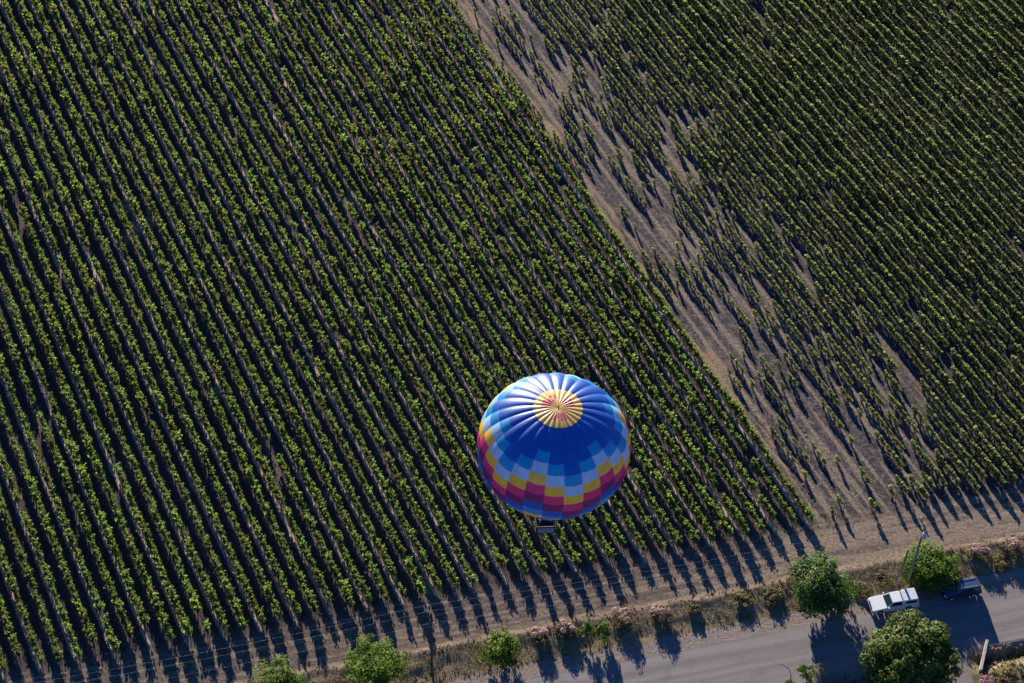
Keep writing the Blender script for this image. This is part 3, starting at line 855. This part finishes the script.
ve, fe, me_ = [], [], []
nr = NG * SEG
for a, _ in smp:
    r = float(np.interp(a, arc, prof[:, 0])); z = float(np.interp(a, arc, prof[:, 1]))
    for k in range(nr):
        gph = (k % SEG) / SEG
        phi = front + R(2) + (k / SEG - 0.5) * 2 * math.pi / NG
        b = bulge(gph, r, a)
        zz = z if z < 0 else z * (1 - (1 - b) * 0.5)
        ve.append((RB * r * b * math.cos(phi), RB * r * b * math.sin(phi), RB * (zz + 1.80)))
for j in range(len(smp) - 1):
    mid = smp[j][1]
    for k in range(nr):
        gi = k // SEG
        off = [1, 2, 1, 0][gi % 4] - 1
        row = math.floor((mid - (a0 + off * hp)) / hp + 1e-6)
        ci = 0 if row < 0 else (COLS[row] if row < len(COLS) else 0)
        fe.append((j * nr + k, (j + 1) * nr + k, (j + 1) * nr + (k + 1) % nr, j * nr + (k + 1) % nr)); me_.append(ci)
m = MB(); m.v = ve; m.f = fe; m.mi = me_; m.tone = [0.5] * len(fe)
env = m.build('envelope', FAB, bal, smooth=True, fix=False)
# crown vent: yellow disc of gathered wedges with raspberry flashes
m = MB(); nv = NG * 6; vv = []; ff = []; mm = []
rad = [0.012, 0.03, 0.06, 0.10, 0.14, 0.18, 0.22, 0.26, 0.30, vent_r + 0.012]
for r in rad:
    z = float(np.interp(r, prof[:60, 0], prof[:60, 1]))
    for k in range(nv):
        phi = front + R(2) + (k / 6 - 0.5) * 2 * math.pi / NG
        f = abs(2 * ((k % 6) / 6) - 1)
        b = 1 - 0.05 * f ** 2 * min(1, r / .2)
        zz = z - 0.010 * f ** 1.5 * min(1, r / .1) - 0.01 * math.exp(-(r / .05) ** 2) + 0.006
        vv.append((RB * r * math.cos(phi), RB * r * math.sin(phi), RB * (zz + 1.80)))
for j in range(len(rad) - 1):
    for k in range(nv):
        gi = k // 6
        ang = (gi * 15 + 2) % 360
        flash = (k % 6) in (1, 2, 3, 4) and 3 <= j <= 5 and (gi * 7 + j * 3) % 5 != 0 and ((ang < 40 or ang > 335) or 105 < ang < 165 or 195 < ang < 285)
        ff.append((j * nv + k, (j + 1) * nv + k, (j + 1) * nv + (k + 1) % nv, j * nv + (k + 1) % nv)); mm.append(4 if flash else 7)
m.v = vv; m.f = ff; m.mi = mm; m.tone = [0.5] * len(ff)
vent = m.build('crown_vent', FAB, env, smooth=True, fix=False)
m = MB(); zt = float(prof[0, 1]) + 1.80
m.lathe([(0.0, -.04), (.09, -.04), (.11, 0.0), (.09, .04), (0.0, .04)], 16, c=(0, 0, RB * zt + 0.02)); m.build('crown_ring', M['darkwood'], env)
# skirt, burner, basket (balloon-local: z = 0 is under the basket)
zm = RB * (1.80 - 1.17); rm = RB * 0.315
m = MB(); prs = [(rm * (1 - .05 * i / 4) - .01, zm - 0.09 * i) for i in range(5)]
m.lathe(prs, 32); m.build('skirt', FAB[0], env, smooth=True, fix=False)
bz = 0.25
bw, bd, bh = 2.15, 1.75, 1.2
# open box woven basket
m = MB()
for (cx, cy, dx, dy) in ((0, -bd / 2, bw, .08), (0, bd / 2, bw, .08), (-bw / 2, 0, .08, bd - .08), (bw / 2, 0, .08, bd - .08)):
    m.box((cx, cy, bz + bh / 2), (dx, dy, bh))
m.box((0, 0, bz + .05), (bw - .1, bd - .1, .1))
brz = front + math.pi / 2 + R(8)
bk = m.build('basket', M['wicker'], bal); bk.rotation_euler = (0, 0, brz)
m = MB(); hw, hd = bw / 2, bd / 2
ring = [(-hw, -hd), (hw, -hd), (hw, hd), (-hw, hd), (-hw, -hd)]
for p0, p1 in zip(ring[:-1], ring[1:]): m.tube([(*p0, bz + bh), (*p1, bz + bh)], .07, 8)
m.build('rim_padding', M['trim'], bk)
for s in (-1, 1):
    m = MB(); m.box((0, s * (hd + .05), bz + bh * .5), (bw * .86, .03, bh * .72)); m.build('side_panel', M['pad'], bk, bevel=.01)
for s in (-.45, .45):
    m = MB(); m.lathe([(0, 0), (.2, 0), (.22, .05), (.22, .75), (.12, .88), (0, .9)], 14, c=(s * 1.4, .38, bz + .11)); m.build('fuel_cylinder', M['steel'], bk)
fz = bz + bh + 1.0
for sx in (-1, 1):
    for sy in (-1, 1):
        m = MB(); m.tube([(sx * hw * .93, sy * hd * .93, bz + bh), (sx * .5, sy * .42, fz)], .035, 6); m.build('upright', M['pad'], bk)
        m = MB(); m.tube([(sx * .5, sy * .42, fz), (sx * rm * .66, sy * rm * .66, zm - 0.3)], .012, 4); m.build('cable', M['wire'], bk)
m = MB()
for p0, p1 in zip([(-.5, -.42), (.5, -.42), (.5, .42), (-.5, .42)], [(.5, -.42), (.5, .42), (-.5, .42), (-.5, -.42)]): m.tube([(*p0, fz), (*p1, fz)], .03, 6)
bf = m.build('burner_frame', M['steel'], bk)
for s in (-.22, .22):
    m = MB(); m.lathe([(0, -.1), (.12, -.1), (.13, 0), (.17, .3), (.16, .42), (.12, .42), (.12, .2), (0, .2)], 14, c=(s, 0, fz)); m.build('burner', M['steel'], bf)

# ------------------------------------------------------------------ camera, sun, sky
cam = bpy.data.cameras.new('camera'); co = bpy.data.objects.new('camera', cam); col.objects.link(co)
cam.sensor_width = 36; cam.lens = F / W * 36; cam.clip_start = 0.5; cam.clip_end = 6000
co.matrix_world = Matrix.Translation((0, 0, HCAM)) @ Matrix.Rotation(math.pi / 2 - PITCH, 4, 'X') @ Matrix.Rotation(ROLL, 4, 'Z')
sc.camera = co
EL, AZ = R(13.8), R(-14)
S = Vector((math.sin(AZ) * math.cos(EL), math.cos(AZ) * math.cos(EL), math.sin(EL)))
sl = bpy.data.lights.new('sun', 'SUN'); so = bpy.data.objects.new('sun', sl); col.objects.link(so)
sl.energy = 5.0; sl.angle = R(0.55); sl.color = (1.0, 0.90, 0.77)
so.rotation_euler = S.to_track_quat('Z', 'Y').to_euler(); so.location = (0, 200, 150)
wd = bpy.data.worlds.new('World'); sc.world = wd; wd.use_nodes = True
nt = wd.node_tree; bg = nt.nodes['Background']
sk = nt.nodes.new('ShaderNodeTexSky'); sk.sky_type = 'NISHITA'; sk.sun_disc = False
sk.sun_elevation = EL; sk.sun_rotation = AZ; sk.altitude = 0; sk.air_density = 1.0; sk.dust_density = 0.0; sk.ozone_density = 4.0
tn = nt.nodes.new('ShaderNodeMix'); tn.data_type = 'RGBA'; tn.blend_type = 'MULTIPLY'; tn.inputs[0].default_value = 1.0
tn.inputs[7].default_value = (0.27, 0.53, 0.92, 1)
nt.links.new(sk.outputs[0], tn.inputs[6]); nt.links.new(tn.outputs[2], bg.inputs[0]); bg.inputs[1].default_value = 0.062
vs_ = sc.view_settings; vs_.view_transform = 'Standard'; vs_.look = 'None'; vs_.exposure = 1.55; vs_.gamma = 1.0; vs_.use_curve_mapping = False
sc.cycles.max_bounces = 8; sc.cycles.diffuse_bounces = 3; sc.cycles.transmission_bounces = 6
